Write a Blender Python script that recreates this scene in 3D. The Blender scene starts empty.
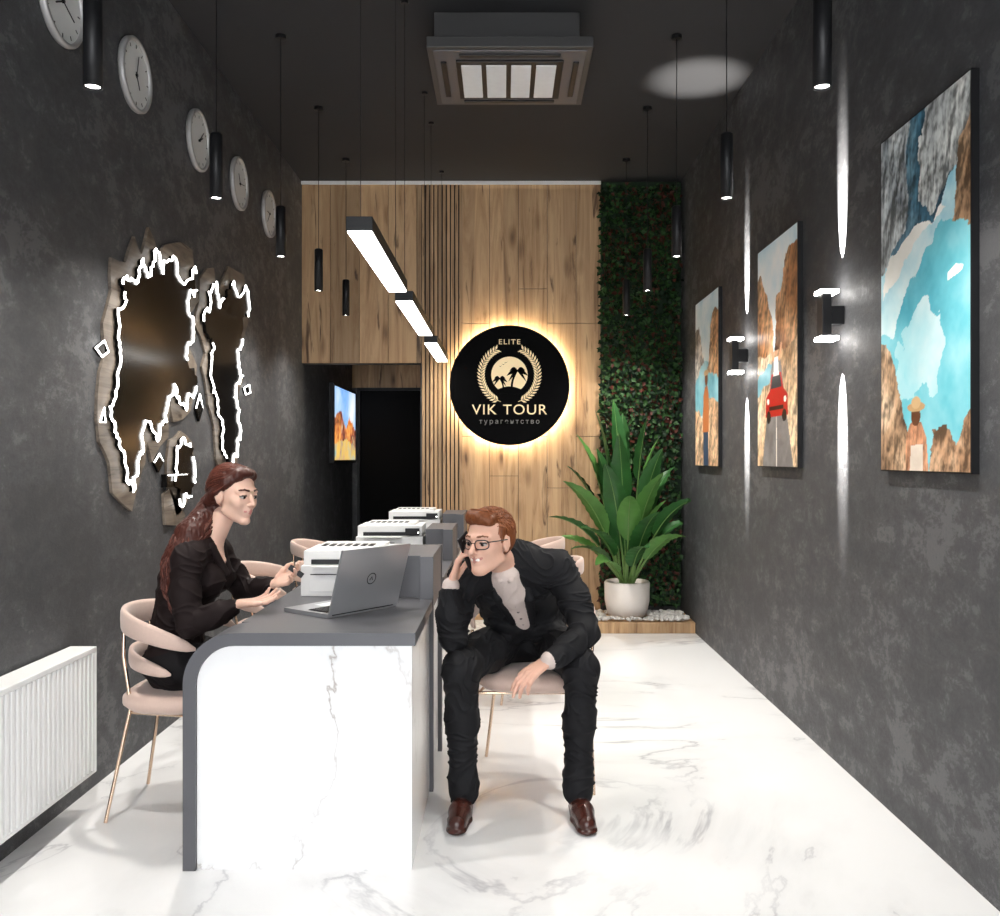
import bpy, bmesh, math, random
import numpy as np
from mathutils import Vector, Matrix, noise
random.seed(7)
sc=bpy.context.scene
COL=sc.collection
XL,XR,YB,ZC=-1.685,1.475,7.54,3.65

# ------------------------------------------------------------------ materials
def new_mat(name):
    m=bpy.data.materials.new(name); m.use_nodes=True
    nt=m.node_tree; b=nt.nodes['Principled BSDF']
    return m,nt,b
def simple(name,col,rough=.5,metal=0,emis=None,es=0,var=.06,bump=0,scale=30,**kw):
    m,nt,b=new_mat(name)
    N=nt.nodes; L=nt.links
    tc=N.new('ShaderNodeTexCoord'); nz=N.new('ShaderNodeTexNoise'); nz.inputs['Scale'].default_value=scale; nz.inputs['Detail'].default_value=4
    L.new(tc.outputs['Object'],nz.inputs['Vector'])
    mx=N.new('ShaderNodeMix'); mx.data_type='RGBA'
    mx.inputs[6].default_value=[c*(1-var) for c in col]+[1]; mx.inputs[7].default_value=[min(1,c*(1+var)) for c in col]+[1]
    L.new(nz.outputs['Fac'],mx.inputs[0]); L.new(mx.outputs[2],b.inputs['Base Color'])
    b.inputs['Roughness'].default_value=rough; b.inputs['Metallic'].default_value=metal
    if emis: b.inputs['Emission Color'].default_value=(*emis,1); b.inputs['Emission Strength'].default_value=es
    if bump:
        bp=N.new('ShaderNodeBump'); bp.inputs['Strength'].default_value=bump; bp.inputs['Distance'].default_value=.004
        L.new(nz.outputs['Fac'],bp.inputs['Height']); L.new(bp.outputs[0],b.inputs['Normal'])
    for k,v in kw.items(): b.inputs[k.replace('_',' ')].default_value=v
    return m
def ramp(N,pts):
    r=N.new('ShaderNodeValToRGB'); e=r.color_ramp.elements
    while len(e)<len(pts): e.new(.5)
    for i,(p,c) in enumerate(pts):
        e[i].position=p; e[i].color=(*c,1) if len(c)==3 else c
    return r
def plaster(name,c0,c1,c2):
    m,nt,b=new_mat(name); N=nt.nodes; L=nt.links
    tc=N.new('ShaderNodeTexCoord')
    mp=N.new('ShaderNodeMapping'); mp.inputs['Scale'].default_value=(1,.8,1.25); L.new(tc.outputs['Object'],mp.inputs[0])
    n1=N.new('ShaderNodeTexNoise'); n1.inputs['Scale'].default_value=1.3; n1.inputs['Detail'].default_value=4; n1.inputs['Roughness'].default_value=.6
    n2=N.new('ShaderNodeTexNoise'); n2.inputs['Scale'].default_value=8; n2.inputs['Detail'].default_value=12; n2.inputs['Roughness'].default_value=.82; n2.inputs['Distortion'].default_value=.2
    n3=N.new('ShaderNodeTexNoise'); n3.inputs['Scale'].default_value=60; n3.inputs['Detail'].default_value=5
    for n in (n1,n2,n3): L.new(mp.outputs[0],n.inputs['Vector'])
    ad=N.new('ShaderNodeMath'); ad.operation='MULTIPLY_ADD'; ad.inputs[1].default_value=.5
    L.new(n1.outputs['Fac'],ad.inputs[0]); L.new(n2.outputs['Fac'],ad.inputs[2])
    r=ramp(N,[(.60,c0),(.74,c1),(.80,c1),(.825,c2)])
    L.new(ad.outputs[0],r.inputs[0]); L.new(r.outputs[0],b.inputs['Base Color'])
    r2=ramp(N,[(.7,(.62,)*3),(.82,(.50,)*3)]); L.new(ad.outputs[0],r2.inputs[0]); L.new(r2.outputs[0],b.inputs['Roughness'])
    ad2=N.new('ShaderNodeMath'); ad2.operation='MULTIPLY_ADD'; ad2.inputs[1].default_value=.25
    L.new(n3.outputs['Fac'],ad2.inputs[0]); L.new(n2.outputs['Fac'],ad2.inputs[2])
    bp=N.new('ShaderNodeBump'); bp.inputs['Strength'].default_value=.40; bp.inputs['Distance'].default_value=.008
    L.new(ad2.outputs[0],bp.inputs['Height']); L.new(bp.outputs[0],b.inputs['Normal'])
    return m
def marble(name,rough,sc_=.9,vein=(.52,.52,.54),base=.90,wid=1.,cover=(.44,.60)):
    m,nt,b=new_mat(name); N=nt.nodes; L=nt.links
    tc=N.new('ShaderNodeTexCoord')
    n=N.new('ShaderNodeTexNoise'); n.inputs['Scale'].default_value=sc_; n.inputs['Detail'].default_value=8; n.inputs['Roughness'].default_value=.58; n.inputs['Distortion'].default_value=.9
    L.new(tc.outputs['Object'],n.inputs['Vector'])
    s=N.new('ShaderNodeMath'); s.operation='SUBTRACT'; s.inputs[1].default_value=.5; L.new(n.outputs['Fac'],s.inputs[0])
    a=N.new('ShaderNodeMath'); a.operation='ABSOLUTE'; L.new(s.outputs[0],a.inputs[0])
    r=ramp(N,[(0,vein),(.005*wid,(base*.90,)*3),(.02*wid,(base*.965,)*3),(.05*wid,(base,)*3)])
    L.new(a.outputs[0],r.inputs[0])
    n2=N.new('ShaderNodeTexNoise'); n2.inputs['Scale'].default_value=1.3; n2.inputs['Detail'].default_value=3; L.new(tc.outputs['Object'],n2.inputs['Vector'])
    r2=ramp(N,[(cover[0],(0,)*3),(cover[1],(1,)*3)]); L.new(n2.outputs['Fac'],r2.inputs[0])
    mx=N.new('ShaderNodeMix'); mx.data_type='RGBA'; mx.inputs[6].default_value=(base,base,base,1)
    L.new(r2.outputs[0],mx.inputs[0]); L.new(r.outputs[0],mx.inputs[7]); L.new(mx.outputs[2],b.inputs['Base Color'])
    b.inputs['Roughness'].default_value=rough; b.inputs['Specular IOR Level'].default_value=.45
    return m
def woodmat(name,plank,light,mid,dark,rough=.5,axis=0,off=0.0,grain=(14,14,.9)):
    m,nt,b=new_mat(name); N=nt.nodes; L=nt.links
    tc=N.new('ShaderNodeTexCoord'); sx=N.new('ShaderNodeSeparateXYZ'); L.new(tc.outputs['Object'],sx.inputs[0])
    d=N.new('ShaderNodeMath'); d.operation='MULTIPLY_ADD'; d.inputs[1].default_value=1/plank; d.inputs[2].default_value=-off/plank; L.new(sx.outputs[axis],d.inputs[0])
    f=N.new('ShaderNodeMath'); f.operation='FLOOR'; L.new(d.outputs[0],f.inputs[0])
    wn=N.new('ShaderNodeTexWhiteNoise'); wn.noise_dimensions='1D'; L.new(f.outputs[0],wn.inputs['W'])
    va=N.new('ShaderNodeVectorMath'); va.operation='MULTIPLY_ADD'; va.inputs[1].default_value=(7,7,7)
    L.new(wn.outputs['Color'],va.inputs[0]); L.new(tc.outputs['Object'],va.inputs[2])
    mp=N.new('ShaderNodeMapping'); mp.inputs['Scale'].default_value=grain; L.new(va.outputs[0],mp.inputs[0])
    n=N.new('ShaderNodeTexNoise'); n.inputs['Scale'].default_value=1.0; n.inputs['Detail'].default_value=8; n.inputs['Roughness'].default_value=.66; n.inputs['Distortion'].default_value=1.5; L.new(mp.outputs[0],n.inputs['Vector'])
    r=ramp(N,[(.28,dark),(.42,mid),(.58,light),(.75,[min(1,c*1.12) for c in light])]); L.new(n.outputs['Fac'],r.inputs[0])
    mp2=N.new('ShaderNodeMapping'); mp2.inputs['Scale'].default_value=(grain[0]*1.7,grain[1]*1.7,grain[2]*2.4); L.new(va.outputs[0],mp2.inputs[0])
    n2=N.new('ShaderNodeTexNoise'); n2.inputs['Scale'].default_value=1; n2.inputs['Detail'].default_value=5; n2.inputs['Distortion'].default_value=.8; L.new(mp2.outputs[0],n2.inputs['Vector'])
    r2=ramp(N,[(.30,(.14,.09,.06)),(.37,(1,1,1))]); L.new(n2.outputs['Fac'],r2.inputs[0])
    # knots
    mp3=N.new('ShaderNodeMapping'); mp3.inputs['Scale'].default_value=(5.5,5.5,1.9); L.new(va.outputs[0],mp3.inputs[0])
    vo=N.new('ShaderNodeTexVoronoi'); vo.inputs['Scale'].default_value=1.; L.new(mp3.outputs[0],vo.inputs['Vector'])
    r3=ramp(N,[(.04,(.12,.07,.04)),(.13,(.62,.55,.48)),(.24,(1,1,1))]); L.new(vo.outputs['Distance'],r3.inputs[0])
    mx=N.new('ShaderNodeMix'); mx.data_type='RGBA'; mx.blend_type='MULTIPLY'; mx.inputs[0].default_value=.85
    L.new(r.outputs[0],mx.inputs[6]); L.new(r2.outputs[0],mx.inputs[7])
    mk=N.new('ShaderNodeMix'); mk.data_type='RGBA'; mk.blend_type='MULTIPLY'; mk.inputs[0].default_value=.8
    L.new(mx.outputs[2],mk.inputs[6]); L.new(r3.outputs[0],mk.inputs[7])
    mr=N.new('ShaderNodeMapRange'); mr.inputs[3].default_value=.66; mr.inputs[4].default_value=1.15; L.new(wn.outputs['Value'],mr.inputs[0])
    mx2=N.new('ShaderNodeMix'); mx2.data_type='RGBA'; mx2.blend_type='MULTIPLY'; mx2.inputs[0].default_value=1
    L.new(mk.outputs[2],mx2.inputs[6]); L.new(mr.outputs[0],mx2.inputs[7]); L.new(mx2.outputs[2],b.inputs['Base Color'])
    b.inputs['Roughness'].default_value=rough
    bp=N.new('ShaderNodeBump'); bp.inputs['Strength'].default_value=.3; bp.inputs['Distance'].default_value=.003; L.new(n.outputs['Fac'],bp.inputs['Height']); L.new(bp.outputs[0],b.inputs['Normal'])
    return m

M={}
M['wall']=plaster('dark_plaster',(.047,.048,.051),(.064,.065,.069),(.108,.109,.113))
M['ceil']=simple('ceiling_paint',(.026,.026,.028),.8,bump=.1)
M['floor']=marble('floor_marble',.13,.55,(.52,.52,.54),.86,1.5,(.40,.56))
M['dmarble']=marble('desk_marble',.2,.85,(.42,.38,.35),.88,1.0,(.46,.62))
M['wood']=woodmat('oak_boards',.24,(.56,.365,.195),(.43,.255,.125),(.15,.075,.032),off=-1.685,grain=(10,10,.8))
M['slat']=woodmat('oak_slats',.035,(.50,.32,.17),(.38,.235,.12),(.2,.11,.05),off=-.68)
M['woodmap']=woodmat('map_wood',.18,(.20,.165,.13),(.14,.11,.085),(.05,.04,.03),axis=2,grain=(10,1.2,16))
M['black']=simple('black_metal',(.008,.008,.009),.42,Specular_IOR_Level=.3)
M['disc']=simple('sign_black',(.0025,.0025,.0028),.6,Specular_IOR_Level=.05)
M['blackgap']=simple('dark_backing',(.02,.014,.01),.8)
M['void']=simple('dark_door',(.003,.003,.0035),.6,Specular_IOR_Level=.1)
M['grey']=simple('desk_grey',(.095,.095,.105),.42,var=.03)
M['white']=simple('white_plastic',(.80,.80,.79),.35,var=.02)
M['radw']=simple('white_enamel',(.88,.88,.87),.3,var=.01)
M['dplastic']=simple('dark_plastic',(.012,.012,.014),.4,Specular_IOR_Level=.3)
M['silver']=simple('laptop_silver',(.46,.47,.49),.32,metal=.7,var=.02)
M['acg']=simple('ac_grey',(.050,.049,.049),.45)
M['acl']=simple('ac_vane',(.80,.82,.83),.4)
M['gold']=simple('logo_gold_glow',(.83,.64,.36),.35,metal=.2,emis=(.8,.62,.34),es=.22)  # weak gold emission added, so emblem and letters look brighter
M['rgold']=simple('rose_gold',(.78,.58,.43),.22,metal=1,var=.02)
M['pink']=simple('pink_velvet',(.62,.455,.385),.75,bump=.15,scale=90,Sheen_Weight=.3)
M['mirror']=simple('smoked_mirror',(.0045,.004,.0035),.16,metal=.0,var=.2,Specular_IOR_Level=.14)
M['led']=simple('led_strip',(1,1,1),.5,emis=(1,.98,.95),es=6)
M['lamp']=simple('lamp_diffuser',(1,1,1),.5,emis=(1,.96,.9),es=12)
M['bulb']=simple('spot_lens',(1,1,1),.5,emis=(1,.97,.93),es=26)
M['halo']=simple('halo_led',(1,1,1),.5,emis=(1,.88,.66),es=85)
M['pot']=simple('ceramic_pot',(.80,.74,.69),.35,var=.03)
M['soil']=simple('soil',(.03,.02,.012),.9,bump=.6)
M['peb']=simple('pebbles',(.62,.60,.57),.6,var=.45,scale=14)
M['leaf']=simple('leaf_green',(.028,.115,.026),.42,var=.65,scale=7)
M['leafl']=simple('leaf_light',(.10,.25,.055),.42,var=.45,scale=7)
M['stem']=simple('leaf_stem',(.16,.28,.08),.4)
M['vg1']=simple('vine_dark',(.007,.022,.008),.6,var=.5,Specular_IOR_Level=.25)
M['vg2']=simple('vine_green',(.026,.072,.018),.55,var=.5,Specular_IOR_Level=.25)
M['vg3']=simple('vine_red',(.075,.020,.012),.5,var=.5,Specular_IOR_Level=.25)
M['clockf']=simple('clock_face',(.70,.70,.68),.5,var=.03)
M['clockr']=simple('clock_rim',(.42,.41,.40),.4,metal=.3)
m,nt,b=new_mat('window_glass'); N=nt.nodes; L=nt.links
tr=N.new('ShaderNodeBsdfTransparent'); gl=N.new('ShaderNodeBsdfGlossy'); gl.inputs['Roughness'].default_value=.02; ms=N.new('ShaderNodeMixShader'); ms.inputs[0].default_value=.06
L.new(tr.outputs[0],ms.inputs[1]); L.new(gl.outputs[0],ms.inputs[2]); L.new(ms.outputs[0],N['Material Output'].inputs[0]); M['glass']=m
def vcol(name,emit=0):
    m,nt,b=new_mat(name); a=nt.nodes.new('ShaderNodeVertexColor'); a.layer_name='art'; nt.links.new(a.outputs[0],b.inputs['Base Color']); b.inputs['Roughness'].default_value=.4; b.inputs['Specular IOR Level'].default_value=.25
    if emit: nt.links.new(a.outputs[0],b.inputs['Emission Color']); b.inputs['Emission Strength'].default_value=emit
    return m
M['print']=vcol('glowing_canvas',.16); M['screen']=vcol('tv_screen',1.1)  # canvas prints get a faint added glow in their own colours

# ------------------------------------------------------------------ builder
class B:
    def __init__(s,name): s.name=name; s.v=[]; s.f=[]; s.mi=[]; s.sm=[]; s.mats=[]
    def m(s,mat):
        mt=M[mat] if isinstance(mat,str) else mat
        if mt not in s.mats: s.mats.append(mt)
        return s.mats.index(mt)
    def add(s,vs,fs,mat,smooth=False,T=None):
        o=len(s.v); k=s.m(mat)
        for p in vs:
            p=Vector(p); s.v.append(T@p if T else p)
        for f in fs: s.f.append([o+i for i in f]); s.mi.append(k); s.sm.append(smooth)
    def box(s,x0,x1,y0,y1,z0,z1,mat,T=None):
        vs=[(x,y,z) for z in (z0,z1) for y in (y0,y1) for x in (x0,x1)]
        s.add(vs,[(0,2,3,1),(4,5,7,6),(0,1,5,4),(2,6,7,3),(0,4,6,2),(1,3,7,5)],mat,False,T)
    def tube(s,pts,r,mat,n=10,caps=True,T=None,flat=None):
        pts=[Vector(p) for p in pts]; k=len(pts); rs=r if isinstance(r,(list,tuple)) else [r]*k
        vs=[];fs=[]
        up=None
        for i,p in enumerate(pts):
            t=(pts[min(i+1,k-1)]-pts[max(i-1,0)]).normalized()
            if up is None:
                up=Vector((0,0,1)) if abs(t.z)<.9 else Vector((1,0,0))
            a=t.cross(up).normalized(); c=a.cross(t).normalized(); up=c
            for j in range(n):
                g=2*math.pi*j/n; vs.append(p+a*math.cos(g)*rs[i]*(flat or 1)+c*math.sin(g)*rs[i])
        for i in range(k-1):
            for j in range(n):
                j2=(j+1)%n; fs.append((i*n+j,i*n+j2,(i+1)*n+j2,(i+1)*n+j))
        s.add(vs,fs,mat,True,T)
        if caps:
            s.add(vs[:n],[tuple(range(n))[::-1]],mat,False,T); s.add(vs[-n:],[tuple(range(n))],mat,False,T)
    def cyl(s,p0,p1,r,mat,n=24,r1=None,T=None): s.tube([p0,p1],[r,r if r1 is None else r1],mat,n,True,T)
    def lathe(s,prof,c,mat,n=32,T=None):
        vs=[];fs=[];k=len(prof)
        for r,z in prof:
            for j in range(n):
                g=2*math.pi*j/n; vs.append((c[0]+r*math.cos(g),c[1]+r*math.sin(g),c[2]+z))
        for i in range(k-1):
            for j in range(n):
                j2=(j+1)%n; fs.append((i*n+j,i*n+j2,(i+1)*n+j2,(i+1)*n+j))
        s.add(vs,fs,mat,True,T)
    def sph(s,c,r,mat,n=12,T=None):
        if not isinstance(r,(tuple,list)): r=(r,r,r)
        vs=[];fs=[]
        for i in range(n//2+1):
            a=math.pi*i/(n//2)
            for j in range(n):
                g=2*math.pi*j/n; vs.append((c[0]+r[0]*math.sin(a)*math.cos(g),c[1]+r[1]*math.sin(a)*math.sin(g),c[2]+r[2]*math.cos(a)))
        for i in range(n//2):
            for j in range(n):
                j2=(j+1)%n; fs.append((i*n+j,(i+1)*n+j,(i+1)*n+j2,i*n+j2))
        s.add(vs,fs,mat,True,T)
    def extr(s,poly,fn,d0,d1,mat):
        from mathutils.geometry import tessellate_polygon
        n=len(poly); tri=tessellate_polygon([[Vector((u,v,0)) for u,v in poly]])
        vs=[fn(u,v,d0) for u,v in poly]+[fn(u,v,d1) for u,v in poly]
        fs=[tuple(t) for t in tri]+[tuple(n+i for i in t)[::-1] for t in tri]+[(i,(i+1)%n,n+(i+1)%n,n+i) for i in range(n)]
        s.add(vs,fs,mat)
    def done(s,bevel=0,seg=2,parent=None,fix=True):
        me=bpy.data.meshes.new(s.name); me.from_pydata([tuple(p) for p in s.v],[],s.f)
        for mt in s.mats: me.materials.append(mt)
        me.polygons.foreach_set('material_index',s.mi); me.polygons.foreach_set('use_smooth',s.sm)
        if fix:
            bm=bmesh.new(); bm.from_mesh(me); bmesh.ops.recalc_face_normals(bm,faces=bm.faces); bm.to_mesh(me); bm.free()
        me.update(); o=bpy.data.objects.new(s.name,me); COL.objects.link(o)
        if bevel:
            md=o.modifiers.new('bevel','BEVEL'); md.width=bevel; md.segments=seg; md.limit_method='ANGLE'; md.angle_limit=.7; md.use_clamp_overlap=True
        if parent: o.parent=parent
        return o

# ------------------------------------------------------------------ shell
def shell(name,*a,mat='wall'):
    b=B(name); b.box(*a,mat); return b.done()
YF=-1.3
shell('floor',XL-.1,XR+.1,YF-.1,10.2,-.1,0,mat='floor')
shell('ceiling',XL-.1,XR+.1,YF-.1,YB+.1,ZC,ZC+.1,mat='ceil')
shell('wall_left',XL-.1,XL,YF,10.1,0,ZC)
shell('wall_right',XR,XR+.1,YF,YB+.1,0,ZC)
b=B('wall_back'); b.box(-.70,XR,YB,YB+.1,0,ZC,'wall'); b.box(XL,-.70,YB,YB+.1,2.14,ZC,'wall'); b.done()
b=B('wall_passage'); b.box(-.70,-.60,YB+.1,10.1,0,2.5,'wall'); b.box(XL,-.70,YB+.1,10.1,2.4,2.5,'wall'); b.box(XL,-.70,10.0,10.1,2.13,2.4,'wood'); b.box(XL,-1.63,10.0,10.1,0,2.13,'wall'); b.done()
b=B('door_1'); b.box(-1.63,-.70,10.03,10.08,0.0,2.13,'void'); b.box(-1.63,-1.60,9.99,10.03,0,2.13,'black'); b.box(-1.60,-.70,9.99,10.03,2.10,2.13,'black'); b.cyl((-.80,9.98,1.0),(-.80,9.98,1.18),.01,'silver',10); b.done()
b=B('wall_front'); b.box(XL,XR,YF-.1,YF,3.2,ZC,'wall'); b.box(XL,XR,YF-.1,YF,0,.1,'wall'); b.box(XL,XL+.12,YF-.1,YF,.1,3.2,'wall'); b.box(XR-.12,XR,YF-.1,YF,.1,3.2,'wall'); b.done()
b=B('window_1'); x0,x1=XL+.12,XR-.12
for x in (x0,-.45,.45,x1-.05): b.box(x,x+.05,YF-.08,YF-.03,.1,3.2,'black')
for z in (.1,2.3,3.15): b.box(x0,x1,YF-.08,YF-.03,z,z+.05,'black')
b.box(x0,x1,YF-.06,YF-.052,.1,3.2,'glass'); b.done()

b=B('wood_cladding')
def planks(x0,x1,z0,z1,w,seams):
    b.box(x0,x1,YB-.012,YB-.001,z0,z1,'blackgap')
    x=x0;i=0
    while x<x1-.01:
        xe=min(x+w,x1); zs=[z0]+[z for z in seams(i) if z0<z<z1]+[z1]
        for a,c in zip(zs,zs[1:]): b.box(x+.002,xe-.002,YB-.045,YB-.012,a+.002,c-.002,'wood')
        x=xe;i+=1
planks(XL,-.685,2.14,ZC,.24,lambda i:[])
sm=[[2.47,1.53],[2.0,1.2],[2.76,1.53],[2.47,2.0,1.1]]
planks(-.36,.805,0,ZC,.24,lambda i:sorted(sm[i%4]))
b.box(-.685,-.36,YB-.03,YB-.001,0,ZC,'blackgap')
x=-.682
while x<-.37:
    b.box(x,x+.024,YB-.052,YB-.03,0,ZC,'slat'); x+=.0345
b.done()
b=B('trim_1'); b.box(XL,.805,YB-.07,YB-.046,ZC-.025,ZC,'acl'); b.done()

# ------------------------------------------------------------------ vine wall
b=B('vine_wall'); b.box(.81,XR-.002,YB-.05,YB-.002,.12,ZC-.003,'vg1')
R=random.Random(3)
for i in range(7500):
    x=R.uniform(.80,XR-.03); z=R.uniform(.15,ZC-.04); y=YB-.06-R.random()**1.5*.09-.06*max(0,noise.noise(Vector((x*4,0,z*4))))
    s=R.uniform(.022,.046); mt=R.choices(['vg1','vg2','vg3'],[4,4.0,1.2+3.4*max(0,noise.noise(Vector((x*2,5,z*1.5)))*2)])[0]
    d=Vector((R.uniform(-1,1),R.uniform(-.7,.1),R.uniform(-1.3,.3))).normalized(); n=Vector((R.uniform(-.6,.6),-1,R.uniform(-.2,.8)))
    t=d.cross(n).normalized(); n=t.cross(d).normalized(); p=Vector((x,y,z))
    b.add([p,p+d*s*.5+t*s*.45+n*s*.12,p+d*s*1.25,p+d*s*.5-t*s*.45+n*s*.12],[(0,1,2),(0,2,3)],mt)
for i in range(60):
    x=R.uniform(.83,XR-.04); z=R.uniform(.6,ZC-.1); pts=[]
    for k in range(8): pts.append((x,YB-.08-R.random()*.03,z)); x=min(XR-.04,max(.83,x+R.uniform(-.05,.05))); z=max(.2,z-.07)
    b.tube(pts,.003,'vg3',5,False)
for p in range(len(b.v)):
    v=b.v[p]; v.x=min(v.x,XR-.003); v.y=min(v.y,YB-.002)
b.done(fix=False)

# ------------------------------------------------------------------ planter bed, pebbles, plant
b=B('planter_bed'); b.box(.68,XR-.002,6.92,YB-.053,0,.085,'wood'); b.done(.006)
b=B('pebble_bed')
for i in range(520):
    x=R.uniform(.71,XR-.04); y=R.uniform(6.95,YB-.20); r=R.uniform(.012,.026)
    if (x-.98)**2+(y-7.17)**2<.185**2: continue
    T=Matrix.Translation((x,y,.087+r*.5+R.random()*.012))@Matrix.Rotation(R.uniform(0,6),4,'Z')
    b.sph((0,0,0),(r,r*R.uniform(.6,1),r*.6),'peb',8,T)
b.done()
PC=Vector((.98,7.17,.0))
b=B('plant_pot'); b.lathe([(0,.088),(.12,.088),(.155,.11),(.178,.22),(.180,.36),(.172,.372),(.160,.36),(.158,.33),(0,.33)],PC,'pot',40)
pot=b.done()
b=B('potted_bird_of_paradise'); 
b.lathe([(.0,.345),(.157,.335)],PC,'soil',24)
def leaf(az,lean,hgt,blade,width,droop,mt):
    d=Vector((math.cos(az),math.sin(az),0)); base=PC+Vector((0,0,.33))+d*R.uniform(.01,.06)
    pts=[];n=16; L=hgt+blade; ang=math.radians(90-lean*.55); p=base.copy()
    for i in range(n+1):
        s=i/n; pts.append(p.copy())
        a=ang-math.radians(lean*.45)*s-math.radians(droop)*max(0,(s-hgt/L)/(1-hgt/L+1e-6))**1.4 if L else 0
        p=p+(d*math.cos(a)+Vector((0,0,1))*math.sin(a))*(L/n)
    for q in pts:
        if q.x>XR-.05: q.x=XR-.05-(q.x-XR+.05)*.2
        if q.y>YB-.24: q.y=YB-.24-(q.y-YB+.24)*.2
    ks=int(n*hgt/L)
    b.tube(pts[:ks+2],[.011-.005*i/(ks+1) for i in range(ks+2)],'stem',8)
    bl=pts[ks:]; m=len(bl); fine=[]
    for i in range(m-1):
        for k in range(3): fine.append(bl[i].lerp(bl[i+1],k/3))
    fine.append(bl[-1]); m=len(fine); vs=[];fs=[]
    tw=R.uniform(-.6,.6)
    for i,q in enumerate(fine):
        s=i/(m-1); w=width*(math.sin(math.pi*min(1,s**.75))**.75)*(1-.25*s)+.002
        t=(fine[min(i+1,m-1)]-fine[max(i-1,0)]).normalized(); sd=t.cross(Vector((0,0,1))); 
        if sd.length<.05: sd=Vector((-d.y,d.x,0))
        sd.normalize(); up=sd.cross(t).normalized(); sd=(sd*math.cos(tw)+up*math.sin(tw)).normalized(); up=sd.cross(t)
        rip=.07*math.sin(i*1.9)*w
        vs+= [q-sd*w+up*(w*.28+rip),q-sd*w*.5+up*w*.16,q,q+sd*w*.5+up*w*.16,q+sd*w+up*(w*.28-rip)]
    for v in vs:
        v.x=min(v.x,XR-.01)
        v.y=min(v.y,YB-.17)
    for i in range(m-1):
        for j in range(4): fs.append((i*5+j,i*5+j+1,(i+1)*5+j+1,(i+1)*5+j))
    b.add(vs,fs,mt,True)
    b.tube([q-Vector((0,0,.002)) for q in fine],[.004*(1-i/m)+.001 for i in range(m)],'stem',5,False)
specs=[(170,18,.72,.55,.11,18),(95,8,.80,.60,.11,12),(250,12,.66,.58,.11,16),(200,34,.50,.52,.11,35),(185,52,.38,.48,.10,40),(150,30,.6,.5,.10,30),
 (300,26,.52,.5,.11,30),(330,40,.46,.45,.10,35),(20,25,.6,.45,.09,30),(265,34,.42,.50,.115,40),(225,50,.30,.48,.11,45),(195,10,.88,.54,.10,12),(350,10,.7,.5,.10,18),
 (280,55,.22,.42,.105,50),(210,62,.25,.40,.09,50),(320,52,.28,.40,.10,45),(240,24,.52,.55,.115,22),(0,45,.35,.4,.09,50),(175,62,.3,.40,.09,40),(315,16,.66,.48,.10,18),
 (160,12,.62,.5,.10,10),(235,68,.18,.38,.09,55),(290,38,.34,.45,.11,35),(200,22,.34,.45,.10,25),(340,24,.34,.42,.10,25),(255,20,.26,.42,.10,30),(222,8,.55,.50,.11,14),(100,20,.5,.5,.10,20),(130,5,.95,.55,.09,8),(305,8,.85,.5,.09,14)]
for i,sp in enumerate(specs): leaf(math.radians(sp[0]),sp[1],sp[2],sp[3],sp[4]*.88,sp[5],'leafl' if i%3==0 else 'leaf')
b.done(fix=False)

# ------------------------------------------------------------------ backlit round sign
SC=Vector((.045,YB-.12,1.95)); RS=.495
b=B('round_logo_sign')
def ring(bb,c,r0,r1,y0,y1,mat,n=72,dz=0):
    vs=[];fs=[]
    for j in range(n):
        g=2*math.pi*j/n
        for r,y in ((r0,y0),(r1,y0),(r1,y1),(r0,y1)): vs.append((c[0]+r*math.cos(g),y,c[2]+dz+r*math.sin(g)))
    for j in range(n):
        k=(j+1)%n
        for a in range(4): c2=(a+1)%4; fs.append((j*4+a,j*4+c2,k*4+c2,k*4+a))
    bb.add(vs,fs,mat,False)
b.cyl((SC.x,SC.y,SC.z),(SC.x,SC.y+.025,SC.z),RS,'disc',96)
b.cyl((SC.x,SC.y+.025,SC.z),(SC.x,YB-.054,SC.z),RS-.07,'white',48)
ring(b,SC,RS-.068,RS-.035,SC.y+.030,SC.y+.048,'halo')
yf=SC.y-.004
ring(b,SC,0.001,.150,yf,SC.y,'gold',64,.085)
def fl(u,v,d): return (SC.x+u,yf-d,SC.z+v)
def island(pts): b.extr(pts,fl,.001,.004,'disc')
island([(-.12+.24*i/16,-.01-.035+.035*math.sin(math.pi*i/16)) for i in range(17)]+[(.105,-.072),(-.105,-.072)])
def palm(px,pz,h,lean,s):
    st=[(px+lean*(k/6)**2,pz+h*k/6) for k in range(7)]
    b.extr([(x-.007*s,z) for x,z in st]+[(x+.005*s,z) for x,z in st[::-1]],fl,.001,.004,'disc')
    tx,tz=st[-1]
    for a in (-35,5,45,90,135,175,215):
        a=math.radians(a); pl=.062*s; top=[];bot=[]
        for k in range(7):
            t=k/6; x=tx+math.cos(a)*pl*t; z=tz+math.sin(a)*pl*t*.8-.035*s*t*t; w=.012*s*math.sin(math.pi*min(1,t*.9+.1))
            top.append((x,z+w)); bot.append((x,z-w))
        b.extr(top+bot[::-1],fl,.001,.004,'disc')
palm(.02,-.02,.14,.045,1.45); palm(-.05,-.02,.075,-.03,1.05)
for bx,bz in ((-.05,.17),(-.075,.155),(-.03,.185)):
    b.extr([(bx-.014,bz+.006),(bx,bz),(bx+.014,bz+.008),(bx,bz-.004)],fl,.001,.004,'disc')
for sd in (-1,1):
    pts=[]
    for k in range(22):
        a=math.radians(-72+k*6.3); r=.232; pts.append((sd*r*math.cos(a),.085+r*math.sin(a),a))
    b.tube([(SC.x+p[0],yf-.002,SC.z+p[1]) for p in pts],.0022,'gold',6)
    for k in range(1,22,1):
        x,z,a=pts[k]
        for dd in (-1,1):
            ta=a+math.pi/2+dd*.75; l=.050; c,s_=math.cos(ta),math.sin(ta); w=.0085
            P=[(0,0),(.5*l,w),(l,0),(.5*l,-w)]
            b.extr([(x+sd*(u*c-v*s_),z+u*s_+v*c) for u,v in P],fl,.0,.004,'gold')
sign=b.done()
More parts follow.
